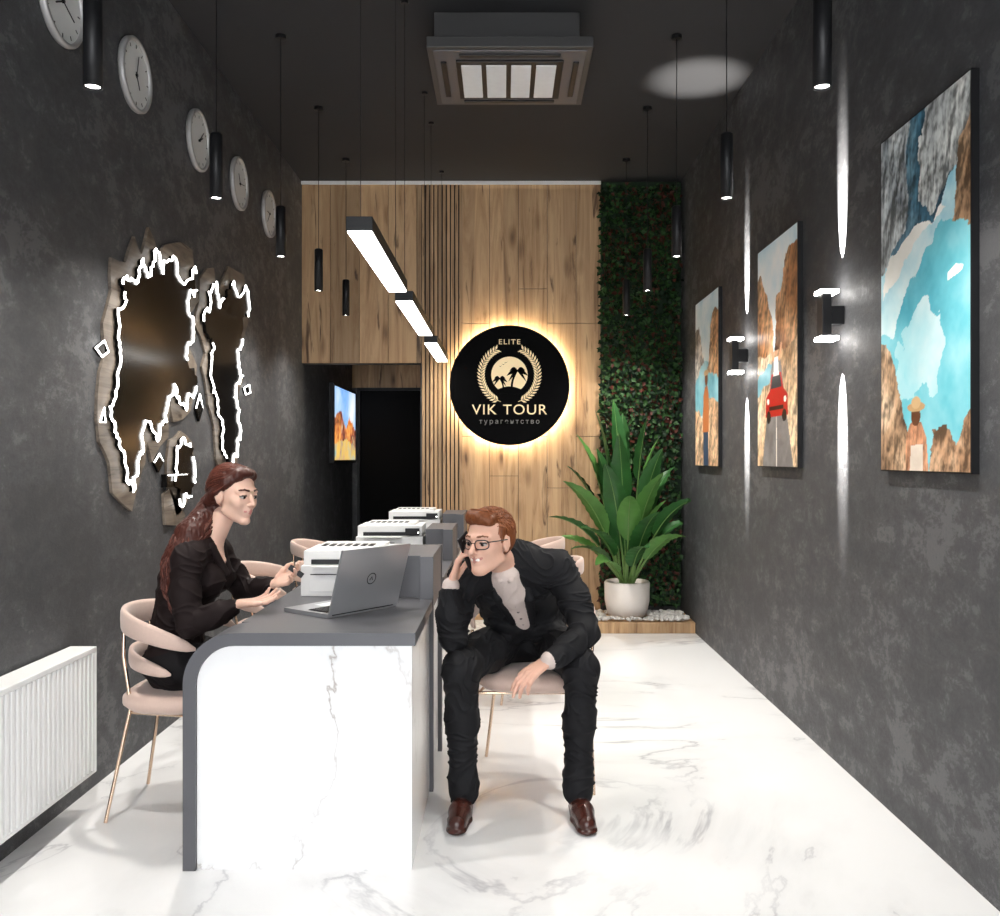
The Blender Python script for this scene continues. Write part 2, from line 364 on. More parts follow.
def text(body,name,size,x,z,mat,par,sx=1.0,sp=1.0,y=None):
    cu=bpy.data.curves.new(name,'FONT'); cu.body=body; cu.size=size; cu.extrude=.002; cu.align_x='CENTER'; cu.align_y='CENTER'; cu.space_character=sp
    cu.materials.append(M[mat]); o=bpy.data.objects.new(name,cu); COL.objects.link(o); o.rotation_euler=(math.pi/2,0,0); o.location=(x,y if y else yf-.002,z); o.scale=(sx,1,1)
    o.parent=par; return o
M['txtg']=simple('sign_grey',(.30,.29,.27),.5)
text('VIK TOUR','lettering_main',.118,SC.x,SC.z-.205,'gold',sign,1.06,1.12)
text('ELITE','lettering_top',.058,SC.x,SC.z+.355,'gold',sign,1.15,1.2)
text('турагентство','lettering_sub',.056,SC.x,SC.z-.30,'txtg',sign,1.0,1.45)

# ------------------------------------------------------------------ lamps
def add_light(kind,name,loc,energy,color=(1,.96,.9),rot=(0,0,0),parent=None,**kw):
    l=bpy.data.lights.new(name,kind); l.energy=energy; l.color=color
    for k,v in kw.items(): setattr(l,k,v)
    o=bpy.data.objects.new(name,l); COL.objects.link(o); o.location=loc; o.rotation_euler=rot
    if parent: o.parent=parent
    return o
PY=[2.66,3.80,4.90,5.90,6.92]; PZ=2.445
for X in (-1.215,.94):
    for y in PY:
        b=B('pendant_spotlight'); b.cyl((X,y,ZC-.02),(X,y,ZC-.001),.03,'black'); b.cyl((X,y,PZ+.27),(X,y,ZC-.02),.0022,'black',6)
        b.lathe([(0,.275),(.022,.275),(.0275,.268),(.0275,0),(.022,0),(.022,.006)],(X,y,PZ),'black',24); b.lathe([(0.0,.006),(.022,.006)],(X,y,PZ),'bulb',20)
        o=b.done()
        add_light('SPOT','spot_source',(X,y,PZ-.012),78,parent=o,spot_size=math.radians(130),spot_blend=1,shadow_soft_size=.03)
for (ya,yb) in ((3.11,4.23),(4.50,5.74),(6.14,7.30)):
    b=B('linear_pendant_lamp'); X=-.50
    b.box(X-.045,X+.045,ya,yb,2.136,2.185,'black'); b.box(X-.041,X+.041,ya+.004,yb-.004,2.130,2.1365,'lamp')
    for y in (ya+.03,yb-.08): b.cyl((X,y,2.185),(X,y,ZC),.0014,'dplastic',6); b.cyl((X,y,ZC-.015),(X,y,ZC-.001),.02,'black',16)
    b.done()
for i,y in enumerate((3.92,5.46)):
    b=B('wall_sconce'); b.box(1.375,1.415,y-.035,y+.035,1.875,2.065,'black'); b.box(1.415,XR-.001,y-.025,y+.025,1.93,2.01,'black')
    for z in (1.860,2.062): b.box(1.365,1.445,y-.042,y+.042,z,z+.018,'bulb')
    o=b.done(.003)
    for up in (0,1):
        z=2.10 if up else 1.84; tl=math.radians(13.2)
        # Ry(t) sends the spot axis -Z to (-sin t,0,-cos t); lean it toward the wall (+X)
        rot=(0,(math.pi+tl) if up else -tl,0)
        add_light('SPOT','beam_source',(XR-.055,y,z),1100,parent=o,rot=rot,spot_size=math.radians(21.5),spot_blend=.5,shadow_soft_size=.003)
    if i==1: add_light('SPOT','wash_source',(1.40,y,2.10),420,parent=o,rot=(0,math.radians(180-8),0),spot_size=math.radians(25),spot_blend=.9,shadow_soft_size=.01)
# ------------------------------------------------------------------ ceiling AC cassette
b=B('ceiling_air_conditioner')
b.box(-.36,.39,4.64,5.16,3.46,ZC-.001,'acg')
x0,x1,y0,y1=-.388,.448,4.5,5.24
b.box(x0,x1,y0,y1,3.405,3.46,'acg'); b.box(x0+.03,x1-.03,y0+.03,y1-.03,3.399,3.405,'grey')
b.box(x0+.14,x1-.14,y0+.13,y1-.13,3.388,3.399,'black')
for i in range(4):
    xa=x0+.165+i*.130; b.box(xa,xa+.105,y0+.165,y1-.165,3.380,3.388,'acl')
for yy in (y0+.06,y1-.09): b.box(x0+.16,x1-.16,yy,yy+.03,3.390,3.399,'dplastic')
for xx in (x0+.06,x1-.09): b.box(xx,xx+.03,y0+.15,y1-.15,3.390,3.399,'dplastic')
b.done(.008)

# ------------------------------------------------------------------ clocks
for (y,z,h) in ((3.40,3.075,10),(4.08,3.085,1),(4.92,3.085,4),(5.68,3.08,7),(6.40,3.085,9)):
    b=B('wall_clock'); T=Matrix.Translation((XL+.001,y,z))@Matrix.Rotation(math.pi/2,4,'Y')
    b.lathe([(0,0),(.160,0),(.165,.008),(.165,.024),(.160,.029),(.148,.028),(.146,.016)],(0,0,0),'clockr',48,T)
    b.lathe([(0,.016),(.147,.016)],(0,0,0),'clockf',48,T)
    for k in range(12):
        a=k*math.pi/6; R2=T@Matrix.Rotation(a,4,'Z'); b.box(.120,.136,-.002,.002,.0162,.018,'black',R2)
    for a,l,w in ((h*.52,.065,.003),(h*1.9+1,.095,.002)):
        R2=T@Matrix.Rotation(a,4,'Z'); b.box(-.015,l,-w,w,.019,.021,'black',R2)
    b.cyl((0,0,.016),(0,0,.024),.007,'black',12,T=T)
    b.done()

# ------------------------------------------------------------------ world map
am=[(3.80,1.59),(3.87,1.77),(3.85,1.89),(3.93,2.04),(3.90,2.13),(4.03,2.13),(4.11,2.26),(4.20,2.20),(4.26,2.34),(4.35,2.24),(4.54,2.33),(4.80,2.37),(4.83,2.25),(4.70,2.14),(4.78,2.02),(4.68,1.93),(4.80,1.83),(4.74,1.68),(4.57,1.63),(4.50,1.72),(4.41,1.62),(4.40,1.51),(4.28,1.43),(4.19,1.52),(4.11,1.38),(4.05,1.31),(4.0,1.20),(3.93,1.25),(3.90,1.38),(3.81,1.46)]
sm_=[(4.54,1.41),(4.65,1.44),(4.79,1.40),(4.80,1.28),(4.72,1.15),(4.61,1.10),(4.51,1.235)]
eu=[(4.94,2.10),(5.02,2.28),(5.16,2.36),(5.22,2.22),(5.36,2.30),(5.49,2.43),(5.74,2.45),(5.80,2.26),(5.66,2.12),(5.57,2.01),(5.68,1.87),(5.50,1.72),(5.64,1.52),(5.57,1.36),(5.44,1.30),(5.30,1.39),(5.27,1.57),(5.16,1.705),(5.07,1.87),(5.12,1.98)]
an=[(4.42,1.17),(4.50,1.20),(4.72,1.05),(4.66,1.0),(4.44,1.02)]
isl=[[(3.68,1.80),(3.76,1.84),(3.80,1.80),(3.74,1.77)],[(3.72,1.50),(3.76,1.56),(3.77,1.50)],[(4.30,1.33),(4.36,1.37),(4.42,1.33),(4.36,1.28)],[(4.88,1.62),(4.94,1.70),(5.0,1.62),(4.94,1.55)],[(5.78,1.80),(5.90,1.83),(5.93,1.78),(5.82,1.76)]]
def jag(poly,amp,levels,rn):
    for _ in range(levels):
        out=[]
        for i,p in enumerate(poly):
            q=poly[(i+1)%len(poly)]; out.append(p); dx,dy=q[0]-p[0],q[1]-p[1]; l=math.hypot(dx,dy)+1e-6
            t=rn.uniform(-1,1)*amp*l; out.append(((p[0]+q[0])/2-dy/l*t,(p[1]+q[1])/2+dx/l*t))
        poly=out
    return poly
def grow(poly,d):
    A=sum(poly[i][0]*poly[(i+1)%len(poly)][1]-poly[(i+1)%len(poly)][0]*poly[i][1] for i in range(len(poly)))
    s=1 if A>0 else -1; out=[]; n=len(poly)
    for i in range(n):
        p0,p2=poly[i-1],poly[(i+1)%n]; t=Vector((p2[0]-p0[0],p2[1]-p0[1])); t.normalize() if t.length>0 else None
        out.append((poly[i][0]+s*t.y*d,poly[i][1]-s*t.x*d))
    return out
rn=random.Random(11)
def fw(u,v,d): return (XL+d,u,v)
b=B('world_map_panel')
for poly,g in ((am,.10),(sm_,.05),(eu,.09)):
    P=jag(poly,.36,3,rn)
    b.extr(jag(grow(poly,g),.10,1,rn),fw,.001,.014,'woodmap'); b.extr(P,fw,.018,.034,'mirror')
    n=len(P)
    pts=[fw(*P[i%n],.038) for i in range(n+1)]
    cuts=sorted(rn.sample(range(8,n-6),4)); st=0
    for c in cuts+[n]:
        if c-st>2: b.tube(pts[st:c+1],.0052,'led',6)
        st=c+rn.choice((3,6,9))
for q in isl:
    b.extr(q,fw,.001,.014,'mirror'); b.tube([fw(*q[i%len(q)],.016) for i in range(len(q)+1)],.004,'led',5)
b.box(XL+.001,XL+.03,4.42,4.72,1.205,1.27,'mirror'); b.box(XL+.031,XL+.034,4.43,4.70,1.262,1.268,'led')
b.extr(an,fw,.001,.014,'woodmap')
b.done()

# ------------------------------------------------------------------ radiator
b=B('radiator'); xr=-1.57
b.box(XL+.015,xr-.012,1.9,3.47,.145,.615,'radw')
y=1.905
while y<3.46:
    b.box(xr-.012,xr,y,y+.020,.155,.605,'radw'); y+=.0333
b.box(XL+.012,xr+.001,1.9,3.47,.605,.625,'radw'); b.box(XL+.012,xr+.001,1.9,1.912,.143,.62,'radw'); b.box(XL+.012,xr+.001,3.458,3.47,.143,.62,'radw')
b.box(XL+.012,xr-.002,1.9,3.47,.140,.155,'radw')
for yy in (2.1,3.3): b.box(XL+.002,XL+.016,yy-.02,yy+.02,.3,.5,'radw')
b.cyl((XL+.06,2.0,0.001),(XL+.06,2.0,.15),.010,'radw',10)
b.done(.003)

# ------------------------------------------------------------------ wall art painted into a colour attribute
def vnoise(u,v,seed):
    rs=np.random.RandomState(seed); G=rs.rand(64,64); i=np.floor(u).astype(int); j=np.floor(v).astype(int); fu=u-i; fv=v-j; fu=fu*fu*(3-2*fu); fv=fv*fv*(3-2*fv)
    g=lambda a,b_:G[a%64,b_%64]
    return (g(i,j)*(1-fu)+g(i+1,j)*fu)*(1-fv)+(g(i,j+1)*(1-fu)+g(i+1,j+1)*fu)*fv
def fbm(u,v,s,oc=5,seed=0,rg=.55):
    r=0;a=1;t=0
    for o in range(oc): r=r+a*vnoise(u*s*2**o+7.3*o,v*s*2**o+3.1*o,seed+o); t+=a; a*=rg
    return r/t
def inpoly(u,v,poly):
    r=np.zeros(u.shape,bool); n=len(poly)
    for i in range(n):
        x1,y1=poly[i]; x2,y2=poly[(i+1)%n]
        if y1==y2: continue
        c=((y1>v)!=(y2>v))&(u<(x2-x1)*(v-y1)/(y2-y1)+x1); r^=c
    return r
def lin(c): c=np.array(c,float)/255; return c**2.2
class Paint:
    def __init__(s,W,H,nu,nv,seed):
        s.W,s.H=W,H; s.u,s.v=np.meshgrid(np.linspace(0,1,nu),np.linspace(0,1,nv)); s.x=s.u*W; s.y=s.v*H; s.seed=seed
        s.img=np.zeros(s.u.shape+(3,)); s.k=0
    def tex(s,cols,scale,relief=0,oc=6,sx=1,sy=1):
        s.k+=9; f=fbm(s.x*sx,s.y*sy,scale,oc,s.seed+s.k,.6); f=(f-f.min())/(f.max()-f.min()+1e-9)
        C=np.array([lin(c) for c in cols]); t=f*(len(cols)-1); i=np.clip(t.astype(int),0,len(cols)-2); w=(t-i)[...,None]; col=C[i]*(1-w)+C[i+1]*w
        if relief:
            g=fbm(s.x*1.5,s.y*.8,scale*1.2,6,s.seed+s.k+3,.62); h=g-fbm(s.x*1.5+.015,s.y*.8-.015,scale*1.2,6,s.seed+s.k+3,.62); col=col*np.clip(1+relief*h*9,.35,1.6)[...,None]
        return col
    def lay(s,poly,col,warp=.02,alpha=1.):
        s.k+=5; du=(fbm(s.x,s.y,9,5,s.seed+s.k)-.5)*warp*5; dv=(fbm(s.x,s.y,9,5,s.seed+s.k+50)-.5)*warp*3
        m=inpoly(s.u+du,s.v+dv,poly); c=col[m] if col.ndim==3 else lin(col); s.img[m]=s.img[m]*(1-alpha)+c*alpha
    def flat(s,poly,c,warp=.002): s.lay(poly,np.array(c),warp)
def ell(cx,cy,rx,ry,n=14): return [(cx+rx*math.cos(2*math.pi*k/n),cy+ry*math.sin(2*math.pi*k/n)) for k in range(n)]
def canvas(b,P,fp,mat):
    nv,nu=P.u.shape; o=len(b.v); vs=[fp(u,v) for u,v in zip(P.u.ravel(),P.v.ravel())]
    fs=[(j*nu+i,j*nu+i+1,(j+1)*nu+i+1,(j+1)*nu+i) for j in range(nv-1) for i in range(nu-1)]
    b.add(vs,fs,mat); return o,len(vs),P.img.reshape(-1,3)
def setcol(o,info):
    off,n,c=info; at=o.data.color_attributes.new('art','FLOAT_COLOR','POINT'); a=np.ones((len(o.data.vertices),4)); a[off:off+n,:3]=np.clip(c,0,1); at.data.foreach_set('color',a.ravel())
def picture(y0,y1,z0,z1,P):
    b=B('framed_travel_picture'); b.box(XR-.026,XR-.001,y0,y1,z0,z1,'black')
    W,H=y1-y0-.010,z1-z0-.010
    info=canvas(b,P,lambda u,v:(XR-.0268,y1-.005-u*W,z0+.005+v*H),'print'); o=b.done(fix=False); setcol(o,info)
P=Paint(.68,1.25,150,400,100)
P.img[:]=P.tex([(115,180,198),(185,218,222),(228,236,232)],3)
P.lay([(-.1,-.1),(-.1,.42),(.15,.40),(.45,.56),(.7,.66),(1.1,.64),(1.1,-.1)],P.tex([(55,145,165),(105,188,200),(165,215,220)],2.5),.03)
P.lay([(.15,.20),(.30,.42),(.55,.47),(.8,.36),(.7,.24),(.45,.20)],P.tex([(150,208,214),(225,236,234)],5),.05,.7)
P.lay([(.05,.50),(.3,.60),(.6,.66),(.75,.70),(.5,.74),(.1,.66)],P.tex([(215,213,202),(240,238,230)],5),.03)
P.lay([(-.1,.68),(.2,.64),(.4,.70),(.62,.68),(.85,.80),(1.1,.86),(1.1,1.1),(-.1,1.1)],P.tex([(30,50,62),(60,95,112),(100,130,142)],5,.6),.03)
P.lay([(-.1,.58),(.1,.60),(.28,.70),(.36,.80),(.30,.90),(.42,1.1),(-.1,1.1)],P.tex([(85,92,98),(150,155,155),(195,196,192)],4,1.1,sx=2),.03)
P.lay([(.48,.74),(.62,.70),(.80,.80),(1.1,.88),(1.1,1.1),(.55,1.1),(.50,.90)],P.tex([(95,98,102),(160,163,160),(200,198,192)],4,1.1,sx=2),.03)
P.lay([(.82,.64),(1.1,.60),(1.1,.96),(.92,.86)],P.tex([(85,65,52),(145,115,88),(180,155,128)],5,1.1),.03)
P.lay([(-.1,-.1),(-.1,.38),(.08,.39),(.20,.30),(.27,.18),(.34,.10),(.38,-.1)],P.tex([(100,78,62),(160,130,102),(205,182,155)],4,1.1),.03)
P.lay([(.55,-.1),(.60,.10),(.74,.13),(.85,.07),(1.1,.16),(1.1,-.1)],P.tex([(98,74,58),(155,120,92),(195,168,138)],5,1.1),.03)
P.flat([(.78,.500),(.92,.512),(.94,.525),(.86,.535),(.78,.52)],(248,248,246))
P.lay([(.30,-.1),(.33,.10),(.38,.135),(.50,.135),(.56,.09),(.60,-.1)],P.tex([(170,110,80),(205,155,120)],6,.5),.004)
P.lay([(.36,-.1),(.38,.07),(.52,.07),(.54,-.1)],P.tex([(195,178,160),(232,220,205)],8),.004); P.flat(ell(.44,.155,.055,.030),(95,60,40)); P.flat(ell(.44,.180,.105,.014),(185,148,105)); P.flat(ell(.44,.192,.055,.018),(200,165,120))
picture(2.79,3.46,1.30,2.56,P)
P=Paint(.70,1.22,100,280,200)
P.img[:]=P.tex([(150,190,205),(205,222,225),(238,236,230)],2)
P.lay([(-.1,.48),(-.1,.80),(.08,.88),(.22,.83),(.34,.70),(.46,.62),(.46,.48)],P.tex([(110,72,50),(170,120,82),(212,172,132)],3,1.1),.03)
P.lay([(.42,.50),(.52,.72),(.66,.86),(.82,.93),(1.1,.97),(1.1,.45)],P.tex([(88,62,46),(150,104,72),(205,162,122)],3,1.1),.03)
P.lay([(-.1,-.1),(-.1,.52),(.3,.50),(.7,.50),(1.1,.56),(1.1,-.1)],P.tex([(150,115,85),(195,165,130),(225,202,172)],5,.7),.02)
P.lay([(-.1,.40),(.2,.44),(.42,.46),(.34,.38),(-.1,.30)],P.tex([(70,140,160),(150,195,200)],4),.02)
P.lay([(.08,-.1),(.40,.47),(.60,.47),(.98,-.1)],P.tex([(95,92,92),(140,136,134)],12),.004)
P.flat([(.50,-.1),(.498,.3),(.506,.3),(.53,-.1)],(225,220,208)); 
P.flat([(.22,.22),(.24,.31),(.34,.34),(.38,.41),(.62,.41),(.68,.34),(.78,.31),(.79,.22)],(170,28,24)); P.flat([(.36,.345),(.40,.40),(.60,.40),(.64,.345)],(40,48,55)); P.flat(ell(.31,.22,.055,.028),(22,20,20)); P.flat(ell(.70,.22,.055,.028),(22,20,20)); P.flat([(.32,.25),(.68,.25),(.68,.268),(.32,.268)],(50,18,16)); P.flat(ell(.29,.29,.03,.014),(240,238,220)); P.flat(ell(.72,.29,.03,.014),(240,238,220))
P.flat([(.43,.40),(.45,.48),(.55,.48),(.57,.40)],(228,225,218)); P.flat(ell(.50,.505,.035,.020),(200,148,115)); P.flat(ell(.50,.52,.04,.012),(60,35,22)); P.flat([(.41,.46),(.37,.54),(.40,.54),(.45,.475)],(205,152,118)); P.flat([(.55,.475),(.62,.54),(.65,.53),(.58,.455)],(205,152,118))
picture(4.44,5.14,1.30,2.52,P)
P=Paint(.73,1.22,80,240,300)
P.img[:]=P.tex([(160,195,205),(215,225,224),(240,235,226)],2)
P.lay([(-.1,.30),(-.1,.60),(.4,.62),(1.1,.60),(1.1,.30)],P.tex([(60,130,150),(130,185,195),(180,212,216)],4),.02)
P.lay([(-.1,.52),(-.1,.80),(.15,.86),(.30,.76),(.40,.60)],P.tex([(95,86,78),(160,150,138),(200,192,182)],4,1.1),.03)
P.lay([(.55,.55),(.68,.80),(.85,.90),(1.1,.86),(1.1,.50)],P.tex([(112,78,56),(175,130,92),(210,175,138)],4,1.1),.03)
P.lay([(-.1,-.1),(-.1,.34),(.3,.30),(.6,.40),(1.1,.34),(1.1,-.1)],P.tex([(130,98,74),(188,152,118),(218,190,156)],5,.9),.03)
P.flat([(.36,-.1),(.38,.22),(.58,.22),(.62,-.1)],(60,75,95)); P.flat([(.34,.20),(.38,.42),(.45,.47),(.55,.47),(.60,.42),(.62,.20)],(190,115,68)); P.flat(ell(.50,.515,.065,.045),(120,75,48)); P.flat(ell(.50,.55,.11,.018),(200,168,125))
picture(6.08,6.81,1.29,2.51,P)
P=Paint(1.2,.72,60,40,400)
P.img[:]=P.tex([(90,150,225),(170,205,240),(240,240,235)],2)
P.lay([(-.1,-.1),(-.1,.5),(.3,.7),(.5,.45),(.7,.62),(1.1,.4),(1.1,-.1)],P.tex([(200,90,40),(235,150,80),(120,60,60),(250,210,150)],5,1),.03); P.lay([(-.1,-.1),(-.1,.2),(.5,.3),(1.1,.18),(1.1,-.1)],P.tex([(30,110,150),(240,190,90),(60,170,190)],6),.03)
b=B('wall_television'); b.box(XL+.001,XL+.05,8.66,9.92,1.30,2.08,'black')
info=canvas(b,P,lambda u,v:(XL+.0515,8.69+1.2*u,1.33+.72*v),'screen'); o=b.done(fix=False); setcol(o,info)

# ------------------------------------------------------------------ desks
DX0,DX1,DT=-1.05,-.29,.778
def desk(y0,first):
    b=B('reception_desk'); th=.042; Rr=.17
    out=[(DX0,0)]+[(DX0+Rr-Rr*math.cos(a),DT-Rr+Rr*math.sin(a)) for a in [math.pi/2*k/12 for k in range(13)]]+[(DX1,DT),(DX1,DT-th)]
    r=Rr-th
    inn=[(DX0+Rr-r*math.cos(a),DT-Rr+r*math.sin(a)) for a in [math.pi/2*k/12 for k in range(12,-1,-1)]]+[(DX0+th,0)]
    fy=lambda u,v,d:(u,d,v)
    b.extr(out+inn,fy,y0,y0+.20,'grey')
    b.extr([(DX0+th+.001,0)]+[(u+.001,v-.001) for u,v in inn[:-1][::-1]]+[(DX1-.012,DT-th-.001),(DX1-.012,0)],fy,y0+.012,y0+.04,'dmarble')
    b.box(-.915,DX1,y0+.20,y0+1.30,DT-th,DT,'grey')
    b.box(DX1-.045,DX1-.012,y0+.04,y0+.70,0,DT-th-.002,'dmarble')
    b.box(DX1-.05,DX1+.004,y0+.70,y0+.74,0,.95,'grey')
    b.box(-.86,DX1-.02,y0+.74,y0+1.20,.04,DT-th-.001,'white'); b.box(-.84,DX1-.04,y0+.76,y0+1.18,0,.04,'black')
    b.box(-.44,DX1,y0+.74,y0+1.22,DT+.001,.95,'grey'); b.box(DX1-.015,DX1+.004,y0+1.20,y0+1.24,0,.95,'grey')
    for k in (0,1,2): b.box(-.872,-.86,y0+.76,y0+1.18,.06+k*.225,.27+k*.225,'white')
    return b.done(.002,1)
for i in range(3): desk(2.94+1.38*i,i==0)
def printer(y0):
    b=B('office_printer'); x0,x1=-.84,-.46; z=DT+.001
    b.box(x0,x1,y0,y0+.34,z,z+.125,'white'); b.box(x0+.008,x1-.008,y0+.02,y0+.33,z+.125,z+.185,'white')
    b.box(x0+.035,x1-.035,y0-.004,y0+.02,z+.018,z+.085,'white'); b.box(x0+.04,x1-.06,y0+.012,y0+.03,z+.130,z+.150,'dplastic')
    b.box(x0+.05,x1-.12,y0-.04,y0+.03,z+.122,z+.127,'white')
    b.box(x0+.05,x1-.05,y0+.06,y0+.30,z+.185,z+.200,'white')
    for k in range(7): b.box(x0+.07+k*.033,x0+.09+k*.033,y0+.07,y0+.16,z+.199,z+.203,'dplastic')
    b.box(x1-.10,x1-.02,y0-.004,y0+.03,z+.132,z+.172,'dplastic'); b.box(x1-.03,x1-.022,y0-.006,y0,z+.145,z+.152,'led')
    b.box(x0+.04,x1-.16,y0-.006,y0-.003,z+.088,z+.092,'dplastic')
    return b.done(.018,3)
for i in range(3): printer(3.72+1.38*i)

b=B('laptop'); H0=Vector((-.626,3.20,DT+.001)); hd=Vector((.196,.25,0)).normalized(); bk=Vector((.787,-.617,0))
T=Matrix(((hd.x,-bk.x,0,H0.x),(hd.y,-bk.y,0,H0.y),(0,0,1,H0.z),(0,0,0,1)))
b.box(0,.34,0,.245,0,.014,'silver',T); b.box(.02,.32,.03,.13,.014,.0165,'dplastic',T); b.box(.11,.22,.145,.205,.014,.0148,'acl',T)
for r_ in range(5):
    for k in range(14): b.box(.024+k*.0203,.041+k*.0203,.033+r_*.019,.049+r_*.019,.0165,.0185,'black',T)
S=T@Matrix.Translation((0,0,.014))@Matrix.Rotation(math.radians(17),4,'X')
b.box(0,.34,-.008,0,0,.245,'silver',S); b.box(.008,.332,0,.001,.01,.237,'dplastic',S)
b.tube([(.02,0,.012),(.32,0,.012)],.006,'dplastic',8,T=T)
bd=S@Matrix.Translation((.170,-.008,.122))@Matrix.Rotation(math.pi/2,4,'X')
vs=[];fs=[]
for j in range(24):
    g=2*math.pi*j/24
    for r_ in (.019,.0225): vs.append((r_*math.cos(g),r_*math.sin(g),.0005))
for j in range(24): k=(j+1)%24; fs.append((j*2,j*2+1,k*2+1,k*2))
b.add(vs,fs,'black',False,bd)
b.tube([(-.008,-.006,.0005),(0,.008,.0005),(.006,-.006,.0005)],.0015,'black',4,T=bd)
b.done(.002,2)

# ------------------------------------------------------------------ chairs
def chair(x,y,ang):
    b=B('upholstered_chair'); T=Matrix.Translation((x,y,0))@Matrix.Rotation(ang,4,'Z')
    n=40; prof=[(.0,.470),(.17,.470),(.215,.464),(.235,.448),(.235,.425),(.215,.405),(0,.40)]
    vs=[];fs=[]
    for r,z in prof:
        for j in range(n):
            g=2*math.pi*j/n; c,s_=math.cos(g),math.sin(g); e=.75; vs.append((r*math.copysign(abs(c)**e,c)*1.0,r*math.copysign(abs(s_)**e,s_)*1.02,z))
    for i in range(len(prof)-1):
        for j in range(n): k=(j+1)%n; fs.append((i*n+j,i*n+k,(i+1)*n+k,(i+1)*n+j))
    b.add(vs,fs,'pink',True,T)
    def band(z0,z1,r,a0,th,drop):
        vs=[];fs=[];m=32;q=12
        for i in range(m+1):
            t=-1+2*i/m; a=math.pi+t*math.radians(a0); ed=(1-abs(t)**8)*.999+.001
            cz=(z0+z1)/2-drop*abs(t)**2.2; hz=(z1-z0)/2*(1-.35*abs(t)**2)*max(.2,ed**.5)
            for j in range(q):
                g=2*math.pi*j/q; rr=r+(cz-.6)*.14+th*max(.3,ed**.5)*math.copysign(abs(math.cos(g))**.7,math.cos(g)); z=cz+hz*math.copysign(abs(math.sin(g))**.6,math.sin(g))
                vs.append((rr*math.cos(a)*1.0+.02,rr*math.sin(a),z))
        for i in range(m):
            for j in range(q): k=(j+1)%q; fs.append((i*q+j,i*q+k,(i+1)*q+k,(i+1)*q+j))
        fs.append(tuple(range(q))); fs.append(tuple(m*q+j for j in range(q))[::-1])
        b.add(vs,fs,'pink',True,T)
    band(.695,.785,.245,108,.013,.09); band(.560,.630,.238,86,.011,.04)
    for s_ in (-1,1):
        b.tube([(.10,s_*.252,.640),(.13,s_*.240,.55),(.16,s_*.228,.42),(.215,s_*.24,.001)],.0070,'rgold',8,T=T)
        b.tube([(-.215,s_*.12,.74),(-.210,s_*.135,.60),(-.175,s_*.15,.42),(-.25,s_*.20,.001)],.0070,'rgold',8,T=T)
        b.tube([(.16,s_*.222,.395),(-.175,s_*.15,.395)],.0065,'rgold',8,T=T)
    b.tube([(.16,-.222,.395),(.16,.222,.395)],.0065,'rgold',8,T=T); b.tube([(-.175,-.15,.395),(-.175,.15,.395)],.0065,'rgold',8,T=T)
    return b.done(fix=True)
chair(-1.225,3.53,0); chair(-1.22,4.88,0); chair(-1.22,6.25,0)
chair(.12,3.82,-math.pi/2); chair(.20,5.15,math.pi); chair(.18,6.45,math.pi)

